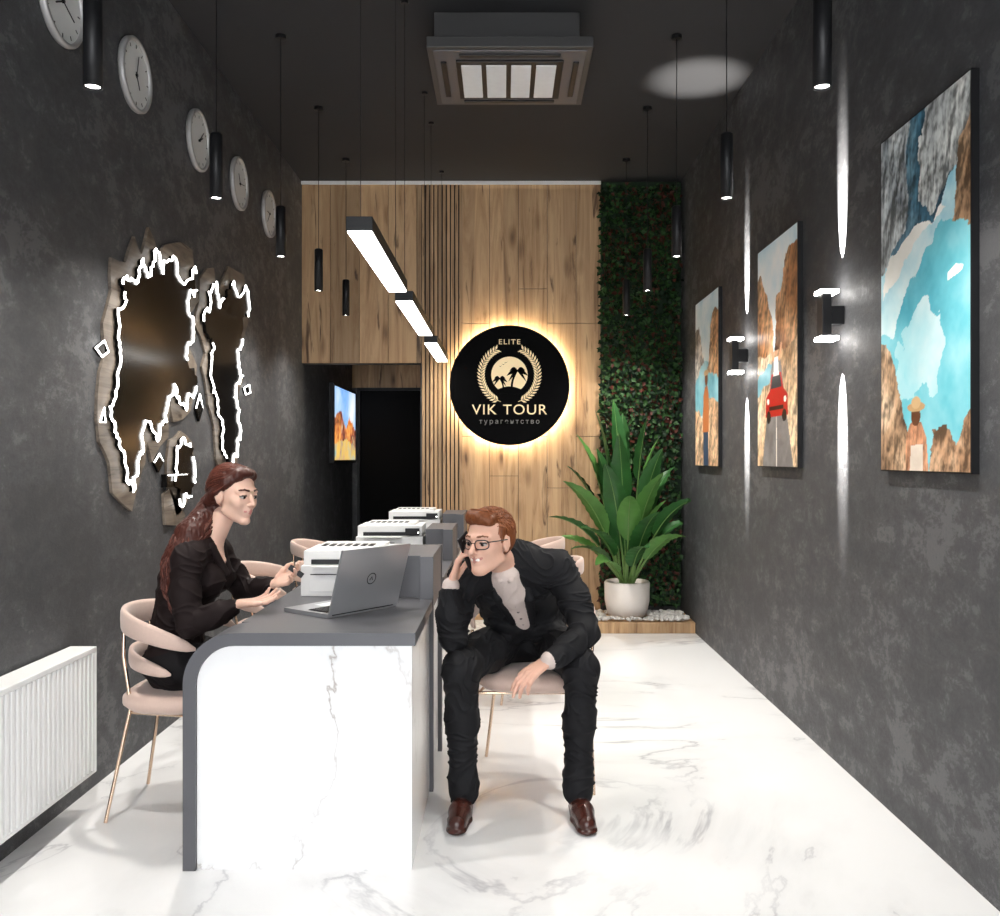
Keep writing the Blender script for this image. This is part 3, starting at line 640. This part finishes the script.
# ------------------------------------------------------------------ people: signed-distance bodies
def V(*a): return np.array(a,float)
def nrm(v): v=np.array(v,float); return v/np.linalg.norm(v)
class Body:
    def __init__(s): s.g={}; s.order=[]
    def grp(s,name,mat,k=.02,bias=0.,fold=0.):
        s.g[name]=dict(mat=mat,k=k,p=[],bias=bias,fold=fold,bb=None); s.order.append(name)
    def cap(s,g,a,b,ra,rb=None,n=None,fl=1.):
        s.g[g]['p'].append(('c',V(*a),V(*b),ra,ra if rb is None else rb,None if n is None else nrm(n),fl))
    def chain(s,g,pts,n=None,fl=1.):
        for (a,ra),(b_,rb) in zip(pts,pts[1:]): s.cap(g,a,b_,ra,rb,n,fl)
    def ell(s,g,c,r,ax=None):
        s.g[g]['p'].append(('e',V(*c),V(*r),np.eye(3) if ax is None else np.array(ax,float)))
    def dprim(s,p,P):
        if p[0]=='c':
            _,a,b_,ra,rb,n,fl=p; ba=b_-a; pa=P-a; l2=ba@ba+1e-12; h=np.clip(pa@ba/l2,0,1); q=pa-h[:,None]*ba
            if n is not None: q=q+np.outer(q@n,n)*(1/fl-1)
            return np.sqrt((q*q).sum(1))-(ra+(rb-ra)*h)
        _,c,r,ax=p; q=(P-c)@ax.T; k0=np.sqrt(((q/r)**2).sum(1)); k1=np.sqrt(((q/(r*r))**2).sum(1))+1e-9
        return k0*(k0-1)/k1
    def dgroup(s,name,P0,full=False):
        g=s.g[name]; d=None; k=g['k']
        if g['bb'] is None:
            lo=[];hi=[]
            for p in g['p']:
                if p[0]=='c': m=max(p[3],p[4]); lo.append(np.minimum(p[1],p[2])-m); hi.append(np.maximum(p[1],p[2])+m)
                else: m=p[2].max(); lo.append(p[1]-m); hi.append(p[1]+m)
            g['bb']=(np.min(lo,0)-.035,np.max(hi,0)+.035)
        if full: P=P0
        else:
            mk=((P0>g['bb'][0])&(P0<g['bb'][1])).all(1); P=P0[mk]
            if not len(P): return np.full(len(P0),.5)
        for p in g['p']:
            e=s.dprim(p,P)
            if d is None: d=e
            else:
                h=np.maximum(k-np.abs(d-e),0)/k; d=np.minimum(d,e)-h*h*k*.25
        if full: return d
        r=np.full(len(P0),.5); r[mk]=d; return r
    def dist(s,P,allg=False):
        ds=[s.dgroup(n,P) for n in s.order]
        if allg: return np.array(ds)
        d=ds[0]; k=.004
        for e in ds[1:]:
            h=np.maximum(k-np.abs(d-e),0)/k; d=np.minimum(d,e)-h*h*k*.25
        return d
    def build(s,name,vox=.0032):
        s.order=[k for k in s.order if s.g[k]['p']]
        bm=bmesh.new(); ico=bmesh.new(); bmesh.ops.create_icosphere(ico,subdivisions=2,radius=1); U=np.array([v.co[:] for v in ico.verts]); ico.free()
        for gn in s.order:
            for p in s.g[gn]['p']:
                if p[0]=='c':
                    _,a,b_,ra,rb,n,fl=p; pts=[]
                    for c,r in ((a,ra),(b_,rb)):
                        o=U*r*1.01
                        if n is not None: o=o-np.outer(o@n,n)*(1-fl)
                        pts.append(o+c)
                    pts=np.vstack(pts)
                else:
                    _,c,r,ax=p; pts=(U*r)@ax+c
                t=bmesh.new(); vs=[t.verts.new(q) for q in pts]; res=bmesh.ops.convex_hull(t,input=vs)
                bmesh.ops.delete(t,geom=[v for v in t.verts if not v.link_faces],context='VERTS')
                tm=bpy.data.meshes.new('t'); t.to_mesh(tm); t.free(); bm.from_mesh(tm); bpy.data.meshes.remove(tm)
        me=bpy.data.meshes.new(name); bm.to_mesh(me); bm.free(); o=bpy.data.objects.new(name,me); COL.objects.link(o)
        md=o.modifiers.new('r','REMESH'); md.mode='VOXEL'; md.voxel_size=vox
        dg=bpy.context.evaluated_depsgraph_get(); ev=o.evaluated_get(dg); m2=bpy.data.meshes.new_from_object(ev); o.modifiers.clear(); o.data=m2; bpy.data.meshes.remove(me); m2.name=name; me=m2
        n=len(me.vertices); P=np.empty(n*3); me.vertices.foreach_get('co',P); P=P.reshape(-1,3)
        E=np.array([(1,-1,-1),(-1,-1,1),(-1,1,-1),(1,1,1)],float); h=.0008
        for it in range(3):
            G=np.zeros_like(P); dm=0
            for e in E: d=s.dist(P+e*h); G+=d[:,None]*e; dm=dm+d
            G/=np.linalg.norm(G,axis=1)[:,None]+1e-9; dm=dm/4
            P=P-G*np.clip(dm,-.008,.008)[:,None]*.92
        D=s.dist(P,True)+np.array([s.g[k]['bias'] for k in s.order])[:,None]; own=D.argmin(0)
        fold=np.array([s.g[k]['fold'] for k in s.order])[own]
        disp=np.zeros(n)
        for i in np.nonzero(fold)[0]:
            q=P[i]
            if s.order[own[i]].startswith('hair'):
                disp[i]=noise.noise(Vector((q[0]*110,q[1]*110,q[2]*30)))*fold[i]
            else:
                w=noise.noise(Vector((q[0]*6,q[1]*6,q[2]*6)))*1.6
                r=noise.noise(Vector((q[0]*8+w,q[1]*8-w,q[2]*20+w*2))); r=(1-abs(r)*2.4)**3 if abs(r)<.41 else 0; disp[i]=(r-.3)*fold[i]
        P=P+G*disp[:,None]; P[:,2]=np.maximum(P[:,2],.0015)
        me.vertices.foreach_set('co',P.ravel())
        mats=[];mi=[]
        for k in s.order:
            mt=s.g[k]['mat']
            if mt not in mats: mats.append(mt)
            mi.append(mats.index(mt))
        for mt in mats: me.materials.append(M[mt])
        nf=len(me.polygons); C=np.empty(nf*3); 
        me.update(); me.polygons.foreach_get('center',C); C=C.reshape(-1,3)
        Df=s.dist(C,True)+np.array([s.g[k]['bias'] for k in s.order])[:,None]
        me.polygons.foreach_set('material_index',np.array(mi)[Df.argmin(0)].astype(np.int32)); me.polygons.foreach_set('use_smooth',np.ones(nf,bool))
        me.update(); return o
    def strands(s,name,grp,starts,dirs,steps,step,off,r,mat,parent,seed=1,wave=.15):
        P=np.array(starts,float); rs=np.random.RandomState(seed); E=np.array([(1,-1,-1),(-1,-1,1),(-1,1,-1),(1,1,1)],float); h=.0008; tr=[]
        D=np.array(dirs,float); J=rs.normal(0,wave,P.shape); O=off*(.3+rs.rand(len(P))*1.2)
        for k in range(steps):
            for _ in range(2):
                G=np.zeros_like(P); dm=0
                for e in E: d=s.dgroup(grp,P+e*h,True); G+=d[:,None]*e; dm=dm+d/4
                G/=np.linalg.norm(G,axis=1)[:,None]+1e-9; P=P-G*(dm-O)[:,None]
            tr.append(P.copy()); d_=D+J; d_=d_-G*(d_*G).sum(1)[:,None]; d_/=np.linalg.norm(d_,axis=1)[:,None]+1e-6; P=P+d_*step
        g=B(name); tr=np.array(tr)
        for i in range(tr.shape[1]): g.tube([tuple(q) for q in tr[:,i]],[r*.5]+[r]*(steps-3)+[r*.7,r*.25],mat,5,False)
        o=g.done(fix=False); o.parent=parent; return o

M['skin_f']=simple('skin_female',(.70,.45,.35),.5,var=.05,Subsurface_Weight=.06,Specular_IOR_Level=.3)
M['skin_m']=simple('skin_male',(.64,.38,.285),.5,var=.06,Subsurface_Weight=.06,Specular_IOR_Level=.3)
M['eyew']=simple('eye_white',(.50,.47,.45),.2,var=.02)
M['iris']=simple('eye_iris',(.02,.013,.01),.15)
M['lash']=simple('lash_line',(.03,.018,.014),.5)
M['lipf']=simple('lips_female',(.48,.17,.15),.35)
M['lipm']=simple('lips_male',(.46,.20,.165),.4)
M['teeth']=simple('teeth',(.82,.80,.76),.25,var=.02)
M['hairf']=simple('hair_auburn',(.055,.015,.010),.42,var=.5,scale=120,Specular_IOR_Level=.3)
M['hairf2']=simple('hair_auburn_light',(.13,.036,.022),.38,var=.4,scale=120)
M['hairm']=simple('hair_ginger',(.16,.048,.015),.5,var=.45,scale=150,Specular_IOR_Level=.3)
M['hairm2']=simple('hair_ginger_light',(.29,.095,.034),.45,var=.4,scale=150)
M['browm']=simple('brow_ginger',(.16,.06,.025),.6)
M['jacf']=simple('jacket_female',(.013,.008,.008),.75,bump=.1,scale=200,Specular_IOR_Level=.15)
M['skirt']=simple('skirt_black',(.008,.007,.008),.75,Specular_IOR_Level=.15)
M['suit']=simple('suit_charcoal',(.0085,.0085,.010),.7,bump=.1,scale=200,Specular_IOR_Level=.2)
M['shirt']=simple('shirt_beige',(.56,.47,.43),.7,bump=.1,scale=160,Specular_IOR_Level=.2)
M['button']=simple('shirt_button',(.12,.10,.09),.4)
M['shoe']=simple('brown_leather',(.045,.011,.007),.25,var=.3,scale=20)
M['shoef']=simple('black_leather',(.015,.012,.012),.3)

def head(B_,o,f,u,s,fem,smile):
    f=nrm(f); r=nrm(np.cross(f,u)); u=np.cross(r,f); o=V(*o); AX=[r,f,u]
    def W(x,y,z): return o+(r*x+f*y+u*z)*s
    def E(g,c,rr): B_.ell(g,W(*c),[q*s for q in rr],AX)
    def C(g,a,b_,ra,rb=None,n=None,fl=1.): B_.cap(g,W(*a),W(*b_),ra*s,(ra if rb is None else rb)*s,n,fl)
    jw=.042 if fem else .050
    E('face',(0,-.012,.030),(.073,.090,.086)); E('face',(0,.026,-.018),(.059 if fem else .063,.060,.084))
    for q in (-1,1):
        C('face',(q*jw,.005,-.055),(q*.013,.062,-.093),.020,.014 if fem else .019)
        C('face',(q*.046,.052,-.014),(q*.040,.060,-.024),.017,.015)
        C('face',(q*.010,.079,.022),(q*.046,.064,.024),.009 if fem else .011,.009)
    C('face',(0,.072,-.092),(0,.066,-.090),.013 if fem else .018)
    C('face',(0,.074,-.060),(0,.076,-.050),.017)
    for q in (-1,1):
        E('ear',(q*.073,-.006,-.004),(.007,.019,.031)); C('ear',(q*.078,-.016,.018),(q*.080,-.016,-.012),.004)
    C('nose',(0,.082,.016),(0,.103 if fem else .107,-.024),.0060,.0085 if fem else .0110); 
    for q in (-1,1): C('nose',(q*.007,.095,-.026),(q*.010,.089,-.029),.0060)
    for q in (-1,1):
        E('eyew',(q*.030,.0735,.002),(.0145,.0100,.0060)); E('iris',(q*.030,.0808,.002),(.0060,.0042,.0058))
        C('lash',(q*.015,.0800,.0055),(q*.030,.0845,.0090),.0013,.0018); C('lash',(q*.030,.0845,.0090),(q*.046,.0745,.0045),.0018,.0014)
        C('lid',(q*.015,.079,.0095),(q*.030,.0825,.0135),.0035); C('lid',(q*.030,.0825,.0135),(q*.046,.072,.009),.0035)
        C('lid',(q*.017,.077,-.006),(q*.043,.072,-.006),.0030)
        C('brow',(q*.014,.0865,.027),(q*.034,.0835,.033),.0030,.0026); C('brow',(q*.034,.0835,.033),(q*.050,.070,.027),.0026,.0016)
    d=.006 if smile else 0; w=.025 if smile else .020
    for q in (-1,1):
        C('lips',(0,.0905,-.050),(q*w,.0800,-.053+d),.0042,.0022); C('lips',(0,.0890,-.0595),(q*(w-.002),.0795,-.0555+d),.0048,.0022)
    if smile: C('teeth',(-.014,.0875,-.0535),(.014,.0875,-.0535),.0040)
    return W,AX
def hand(B_,g,w,d,n,side,curl,s=1.,spread=.0,thumb=.5):
    w=V(*w); d=nrm(d); n=V(*n); n=nrm(n-d*(n@d)); t=np.cross(d,n)*side
    lens=[(.042,.026,.021),(.047,.030,.023),(.043,.028,.022),(.033,.021,.019)]; offs=[.027,.009,-.009,-.026]; kn=[.083,.088,.084,.076]
    B_.cap(g,w-d*.02*s,w+d*.02*s,.021*s,.022*s,n,.75)
    for i in range(4):
        K=w+(d*kn[i]+t*offs[i])*s; B_.cap(g,w+(d*.015+t*offs[i]*.5)*s,K,.0165*s,.0100*s,n,.8)
        p=K; ang=0; cu=curl[i] if isinstance(curl,(list,tuple)) else curl; dd=nrm(d+t*offs[i]*spread*30)
        for j,l in enumerate(lens[i]):
            ang+=cu*(.75,1.,.7)[j]; q=p+(dd*math.cos(ang)+n*math.sin(ang))*l*s; B_.cap(g,p,q,(.0090-.0011*j)*s,(.0083-.0011*j)*s); p=q
    a=w+(t*.020+d*.022+n*.006)*s; b_=w+(t*.042+d*.050+n*.014)*s; c=b_+(t*(.018*(1-thumb))+d*.028+n*.016*thumb)*s; e=c+(t*(.004-.008*thumb)+d*.024+n*.008*thumb)*s
    B_.cap(g,a,b_,.015*s,.0115*s); B_.cap(g,b_,c,.011*s,.0095*s); B_.cap(g,c,e,.0095*s,.0075*s)
def headgroups(b,skin,lip,brow,hair,hk=.02,hf=.002):
    b.grp('neck',skin,.02); b.grp('face',skin,.016); b.grp('nose',skin,.006); b.grp('ear',skin,.006); b.grp('lid',skin,.003); b.grp('eyew','eyew',.001); b.grp('iris','iris',.001,bias=-.0004); b.grp('lash','lash',.001,bias=-.0006)
    b.grp('brow',brow,.002,bias=-.0006); b.grp('lips',lip,.004,bias=-.0006); b.grp('teeth','teeth',.002,bias=-.0008); b.grp('hair',hair,hk,fold=hf)

# ---- man
b=Body()
b.grp('shoe','shoe',.012); b.grp('trouser','suit',.035,fold=.007); b.grp('jacket','suit',.035,fold=.008); b.grp('lapel','suit',.004)
b.grp('shirt','shirt',.02,fold=.003); b.grp('button','button',.001); b.grp('collar','shirt',.004); headgroups(b,'skin_m','lipm','browm','hairm')
b.grp('hand1','skin_m',.006); b.grp('hand2','skin_m',.006)
b.ell('trouser',(.10,3.93,.56),(.175,.13,.095))
for hx,kx,ky,ax_ in ((.01,-.165,3.42,-.155),(.19,.295,3.43,.283)):
    b.chain('trouser',[((hx,3.88,.56),.088),(((hx+kx)/2,3.66,.565),.083),((kx,ky,.548),.067)])
    b.chain('trouser',[((kx,ky,.545),.066),(((kx+ax_)/2,ky+.02,.34),.059),((ax_,3.42,.13),.051),((ax_,3.41,.085),.055)])
    sx=-1 if ax_<0 else 1
    b.cap('shoe',(ax_,3.43,.11),(ax_,3.43,.05),.038,.036); b.chain('shoe',[((ax_,3.45,.040),.037),((ax_+sx*.008,3.33,.040),.041),((ax_+sx*.015,3.245,.030),.034)])
    b.chain('shoe',[((ax_,3.46,.012),.036),((ax_+sx*.008,3.33,.012),.045),((ax_+sx*.016,3.24,.012),.038)],(0,0,1),.33)
sp=nrm((-.09,-.30,.42)); fn=nrm(np.cross(sp,(1,.0,.05))); fn=fn if fn[1]<0 else -fn
b.chain('jacket',[((.10,3.93,.60),.172),((.07,3.80,.74),.168),((.03,3.68,.86),.178),((.015,3.62,.91),.12)],fn,.66)
SL=(-.150,3.56,.870); SRr=(.215,3.62,.905)
b.cap('jacket',(.02,3.62,.91),SL,.075,.066); b.cap('jacket',(.03,3.62,.91),SRr,.075,.068)
EL=(-.195,3.455,.660)
b.chain('jacket',[(SL,.066),((-.185,3.50,.765),.058),(EL,.050)]); b.chain('jacket',[(EL,.050),((-.205,3.43,.75),.046),((-.205,3.425,.835),.039)])
ER=(.315,3.50,.675)
b.chain('jacket',[(SRr,.068),((.28,3.57,.79),.060),(ER,.051)]); b.chain('jacket',[(ER,.051),((.25,3.41,.635),.047),((.185,3.35,.605),.041)])
b.cap('jacket',(.02,3.78,.62),(-.03,3.70,.60),.07,.05); b.cap('jacket',(.18,3.78,.62),(.24,3.70,.60),.075,.05)
b.cap('collar',(-.205,3.425,.848),(-.202,3.426,.864),.033); b.cap('collar',(.185,3.35,.605),(.168,3.337,.600),.034)
hand(b,'hand1',(-.198,3.425,.878),(.28,.20,.94),(.86,-.10,-.20),1,[.28,.36,.45,.60],1.0,thumb=.55)
hand(b,'hand2',(.160,3.335,.598),(-.75,-.35,-.48),(.15,.35,-.92),-1,[.30,.35,.4,.45],1.0,spread=.10,thumb=.3)
cf=lambda p,o: V(*p)+fn*o
top=cf((.0,3.60,.920),.060); mid=cf((.035,3.68,.86),.080); low=cf((.075,3.80,.74),.078); lw2=cf((.095,3.88,.66),.085)
b.chain('shirt',[(top,.058),(mid,.060),(low,.046),(lw2,.026)])
for q in (-1,1):
    L_=[(top+V(q*.060,.02,.018),.013),(mid+V(q*.062,0,.0)+fn*.045,.020),(low+V(q*.040,0,0)+fn*.040,.013),(lw2+V(q*.012,0,0)+fn*.026,.010)]
    b.chain('lapel',L_,fn,.5)
    b.cap('collar',top+V(q*.046,.01,.032),top+V(q*.022,-.036,.0)+fn*.022,.012,.010)
for t in (.15,.45,.75,1.): 
    pt=mid*(1-t)+low*t+fn*(.060*(1-t)+.046*t); b.cap('button',pt,pt+fn*.002,.0045)
HO=(-.058,3.415,1.030); HS=1.04
b.chain('neck',[((.01,3.61,.905),.058),((-.03,3.49,.975),.053)])
W,AX=head(b,HO,(-.56,-.82,-.03),(-.10,-.10,1),HS,False,True)
def E(g,c,rr,s=HS): b.ell(g,W(*c),[q*s for q in rr],AX)
E('hair',(0,-.032,.046),(.0775,.084,.080)); E('hair',(0,.014,.092),(.058,.060,.030)); E('hair',(0,-.055,.01),(.071,.055,.066))
b.cap('hair',W(-.040,.050,.084),W(.042,.046,.090),.019,.021); b.cap('hair',W(-.010,.062,.096),W(.034,.054,.104),.018)
for q in (-1,1): b.cap('hair',W(q*.066,.012,.045),W(q*.0685,.012,.006),.011,.005)
man=b.build('seated_man')
rs=np.random.RandomState(3); S_=[];D_=[]
for i in range(420):
    a=rs.uniform(-math.pi,math.pi); e=math.asin(rs.uniform(.05,.98)); x,y,z=math.cos(e)*math.sin(a),math.cos(e)*math.cos(a),math.sin(e)
    if y>.55 and z<.62: continue
    S_.append(W(x*.08,y*.085-.02,.045+z*.09)); top_=max(0,z); D_.append(AX[0]*(.75*top_+.2*x)+AX[1]*(-.55+.5*top_*(y>0))+AX[2]*(-.55*(1-top_)))
b.strands('hair_strands','hair',S_,D_,8,.0055,.0028,.0019,'hairm2',man,4,.22)
g=B('glasses')
def rimpts(q):
    out=[]
    for k in range(25):
        a=2*math.pi*k/24; cx=math.copysign(abs(math.cos(a))**.7,math.cos(a)); cz=math.copysign(abs(math.sin(a))**.7,math.sin(a)); x=q*.031+.0225*cx
        out.append(W(x,.0965-max(0,abs(x)-.015)**1.5*3.0,.001+.0165*cz))
    return out
for q in (-1,1):
    g.tube([tuple(p) for p in rimpts(q)],.0022,'dplastic',6)
    g.tube([tuple(W(q*.053,.0855,.010)),tuple(W(q*.073,.060,.012)),tuple(W(q*.080,-.005,.012))],.0022,'dplastic',6)
g.tube([tuple(W(-.010,.096,.006)),tuple(W(.010,.096,.006))],.002,'dplastic',6)
gl=g.done(fix=False); gl.parent=man
g=B('mobile_phone'); 
pc=W(.088,.012,-.030)
T=Matrix((( AX[0][0],AX[1][0],AX[2][0],pc[0]),(AX[0][1],AX[1][1],AX[2][1],pc[1]),(AX[0][2],AX[1][2],AX[2][2],pc[2]),(0,0,0,1)))@Matrix.Rotation(math.radians(-28),4,'X')
g.box(-.004,.004,-.033,.033,-.070,.068,'dplastic',T); ph=g.done(.003); ph.parent=man

# ---- woman
b=Body()
b.grp('shoe','shoef',.01); b.grp('skirt','skirt',.04,fold=.004); b.grp('legs','skin_f',.02); b.grp('jacket','jacf',.035,fold=.007); b.grp('collarj','jacf',.006)
headgroups(b,'skin_f','lipf','hairf','hairf'); b.grp('hair_tail','hairf',.02,fold=.003); b.grp('hand1','skin_f',.006); b.grp('hand2','skin_f',.006)
YW=3.52
b.ell('skirt',(-1.27,YW,.555),(.135,.175,.095))
for q in (-1,1):
    b.chain('skirt',[((-1.24,YW+q*.075,.55),.085),((-1.02,YW+q*.070,.545),.078),((-.86,YW+q*.060,.535),.064)])
    b.chain('legs',[((-.85,YW+q*.060,.52),.052),((-.83,YW+q*.055,.35),.052),((-.82,YW+q*.055,.12),.033)])
    b.chain('shoe',[((-.83,YW+q*.055,.05),.032),((-.76,YW+q*.055,.035),.033),((-.68,YW+q*.055,.022),.022)]); b.cap('shoe',(-.84,YW+q*.055,.05),(-.85,YW+q*.055,.01),.016,.009)
fnw=nrm((.95,-.05,-.25))
b.chain('jacket',[((-1.285,YW,.58),.150),((-1.265,YW,.72),.130),((-1.225,YW,.87),.155),((-1.190,YW,.975),.105)],fnw,.68)
SN=(-1.185,YW-.150,.968); SF=(-1.17,YW+.150,.968)
b.cap('jacket',(-1.18,YW,1.0),SN,.058,.055); b.cap('jacket',(-1.18,YW,1.0),SF,.058,.055)
b.ell('jacket',(-1.13,YW-.06,.88),(.058,.065,.06)); b.ell('jacket',(-1.13,YW+.06,.88),(.058,.065,.06))
EN=(-1.150,YW-.225,.740)
b.chain('jacket',[(SN,.055),((-1.178,YW-.20,.84),.049),(EN,.044)]); b.chain('jacket',[(EN,.044),((-1.06,YW-.215,.775),.040),((-1.005,YW-.205,.800),.033)])
EF=(-1.07,YW+.20,.80)
b.chain('jacket',[(SF,.055),((-1.12,YW+.19,.87),.049),(EF,.044)]); b.chain('jacket',[(EF,.044),((-.98,YW+.12,.825),.040),((-.935,YW+.075,.84),.033)])
hand(b,'hand1',(-.985,YW-.205,.812),(.90,.12,.08),(.05,-.25,.95),1,[.22,.28,.34,.42],.90,spread=.12,thumb=.2)
hand(b,'hand2',(-.912,YW+.055,.852),(.80,-.30,.30),(-.1,-.72,.65),-1,[.32,.40,.46,.52],.90,spread=.12,thumb=.2)
b.chain('neck',[((-1.165,YW,.99),.050),((-1.098,YW,1.12),.043)]); b.cap('neck',(-1.14,YW,.99),(-1.105,YW-.005,.95),.045,.02)
for q in (-1,1): b.chain('collarj',[((-1.195,YW+q*.045,1.040),.018),((-1.125,YW+q*.055,1.005),.017),((-1.080,YW+q*.02,.90),.014)])
HO=(-1.052,YW-.01,1.203)
W,AX=head(b,HO,(.88,-.46,-.08),(.12,-.02,1),.99,True,False)
def E(g,c,rr,s=.99): b.ell(g,W(*c),[q*s for q in rr],AX)
E('hair',(0,-.030,.044),(.0785,.086,.083)); E('hair',(0,-.060,.015),(.071,.058,.068)); E('hair',(0,.028,.092),(.052,.052,.024))
for q in (-1,1): b.chain('hair',[(W(q*.038,.047,.080),.019),(W(q*.063,.014,.052),.017),(W(q*.074,-.026,.012),.014),(W(q*.060,-.075,-.030),.020)])
tail=[(W(0,-.080,-.01),.048),(W(0,-.105,-.06),.054),((-1.205,YW-.045,1.05),.062),((-1.228,YW-.085,.96),.066),((-1.222,YW-.120,.86),.058),((-1.205,YW-.135,.78),.038),((-1.19,YW-.14,.72),.010)]
b.chain('hair_tail',tail)
wom=b.build('seated_woman')
rs=np.random.RandomState(6); S_=[];D_=[]
for i in range(330):
    a=rs.uniform(-math.pi,math.pi); e=math.asin(rs.uniform(-.1,.98)); x,y,z=math.cos(e)*math.sin(a),math.cos(e)*math.cos(a),math.sin(e)
    if y>.5 and z<.60: continue
    S_.append(W(x*.08,y*.085-.02,.045+z*.09)); D_.append(AX[0]*(-.1*x)+AX[1]*(-1.)+AX[2]*(-.45))
b.strands('crown_strands','hair',S_,D_,9,.009,.0016,.0016,'hairf2',wom,4,.06)
g=B('hair_strands'); rr=random.Random(5)
for i in range(230):
    a=rr.uniform(0,6.28); ph_=rr.uniform(0,6.28); pts=[]; end=rr.uniform(.7,1.06)
    base=[Vector(p) for p,_ in tail]; rad=[r for _,r in tail]; n=26
    for k in range(n):
        t=(k/(n-1))*end*(len(base)-1); t=max(0,min(t,len(base)-1.001)); i0=int(t); f_=t-i0; c=base[i0].lerp(base[i0+1],f_); rd=rad[i0]*(1-f_)+rad[i0+1]*f_
        wv=.009*math.sin(k*.95+ph_)*min(1,k/8); aa=a+.25*math.sin(k*.45+ph_)
        pts.append(c+Vector((math.cos(aa)*(rd+.002)+wv,math.sin(aa)*(rd+.002)+wv*.6,.0)))
    g.tube(pts,[.0024]*(n-3)+[.0018,.0013,.0006],'hairf2' if i%3==0 else 'hairf',5,False)
st=g.done(fix=False); st.parent=wom
g=B('smartphone'); T=Matrix.Translation((-.815,YW+.005,.905))@Matrix.Rotation(math.radians(35),4,'Y')@Matrix.Rotation(math.radians(-20),4,'X'); g.box(-.032,.032,-.004,.004,-.01,.012,'dplastic',T); o=g.done(.002); o.parent=wom

# ------------------------------------------------------------------ world, camera
w=bpy.data.worlds.new('daylight'); sc.world=w; w.use_nodes=True
bg=w.node_tree.nodes['Background']; bg.inputs[0].default_value=(.95,.97,1,1); bg.inputs[1].default_value=7.5
cam=bpy.data.cameras.new('camera'); cam.lens=32.4; cam.sensor_width=36; cam.shift_x=-.004; cam.clip_start=.05
co=bpy.data.objects.new('camera',cam); COL.objects.link(co); co.location=(0,0,1.35); co.rotation_euler=(math.pi/2,0,0); sc.camera=co
sc.view_settings.view_transform='Standard'; sc.view_settings.look='None'; sc.view_settings.exposure=.12
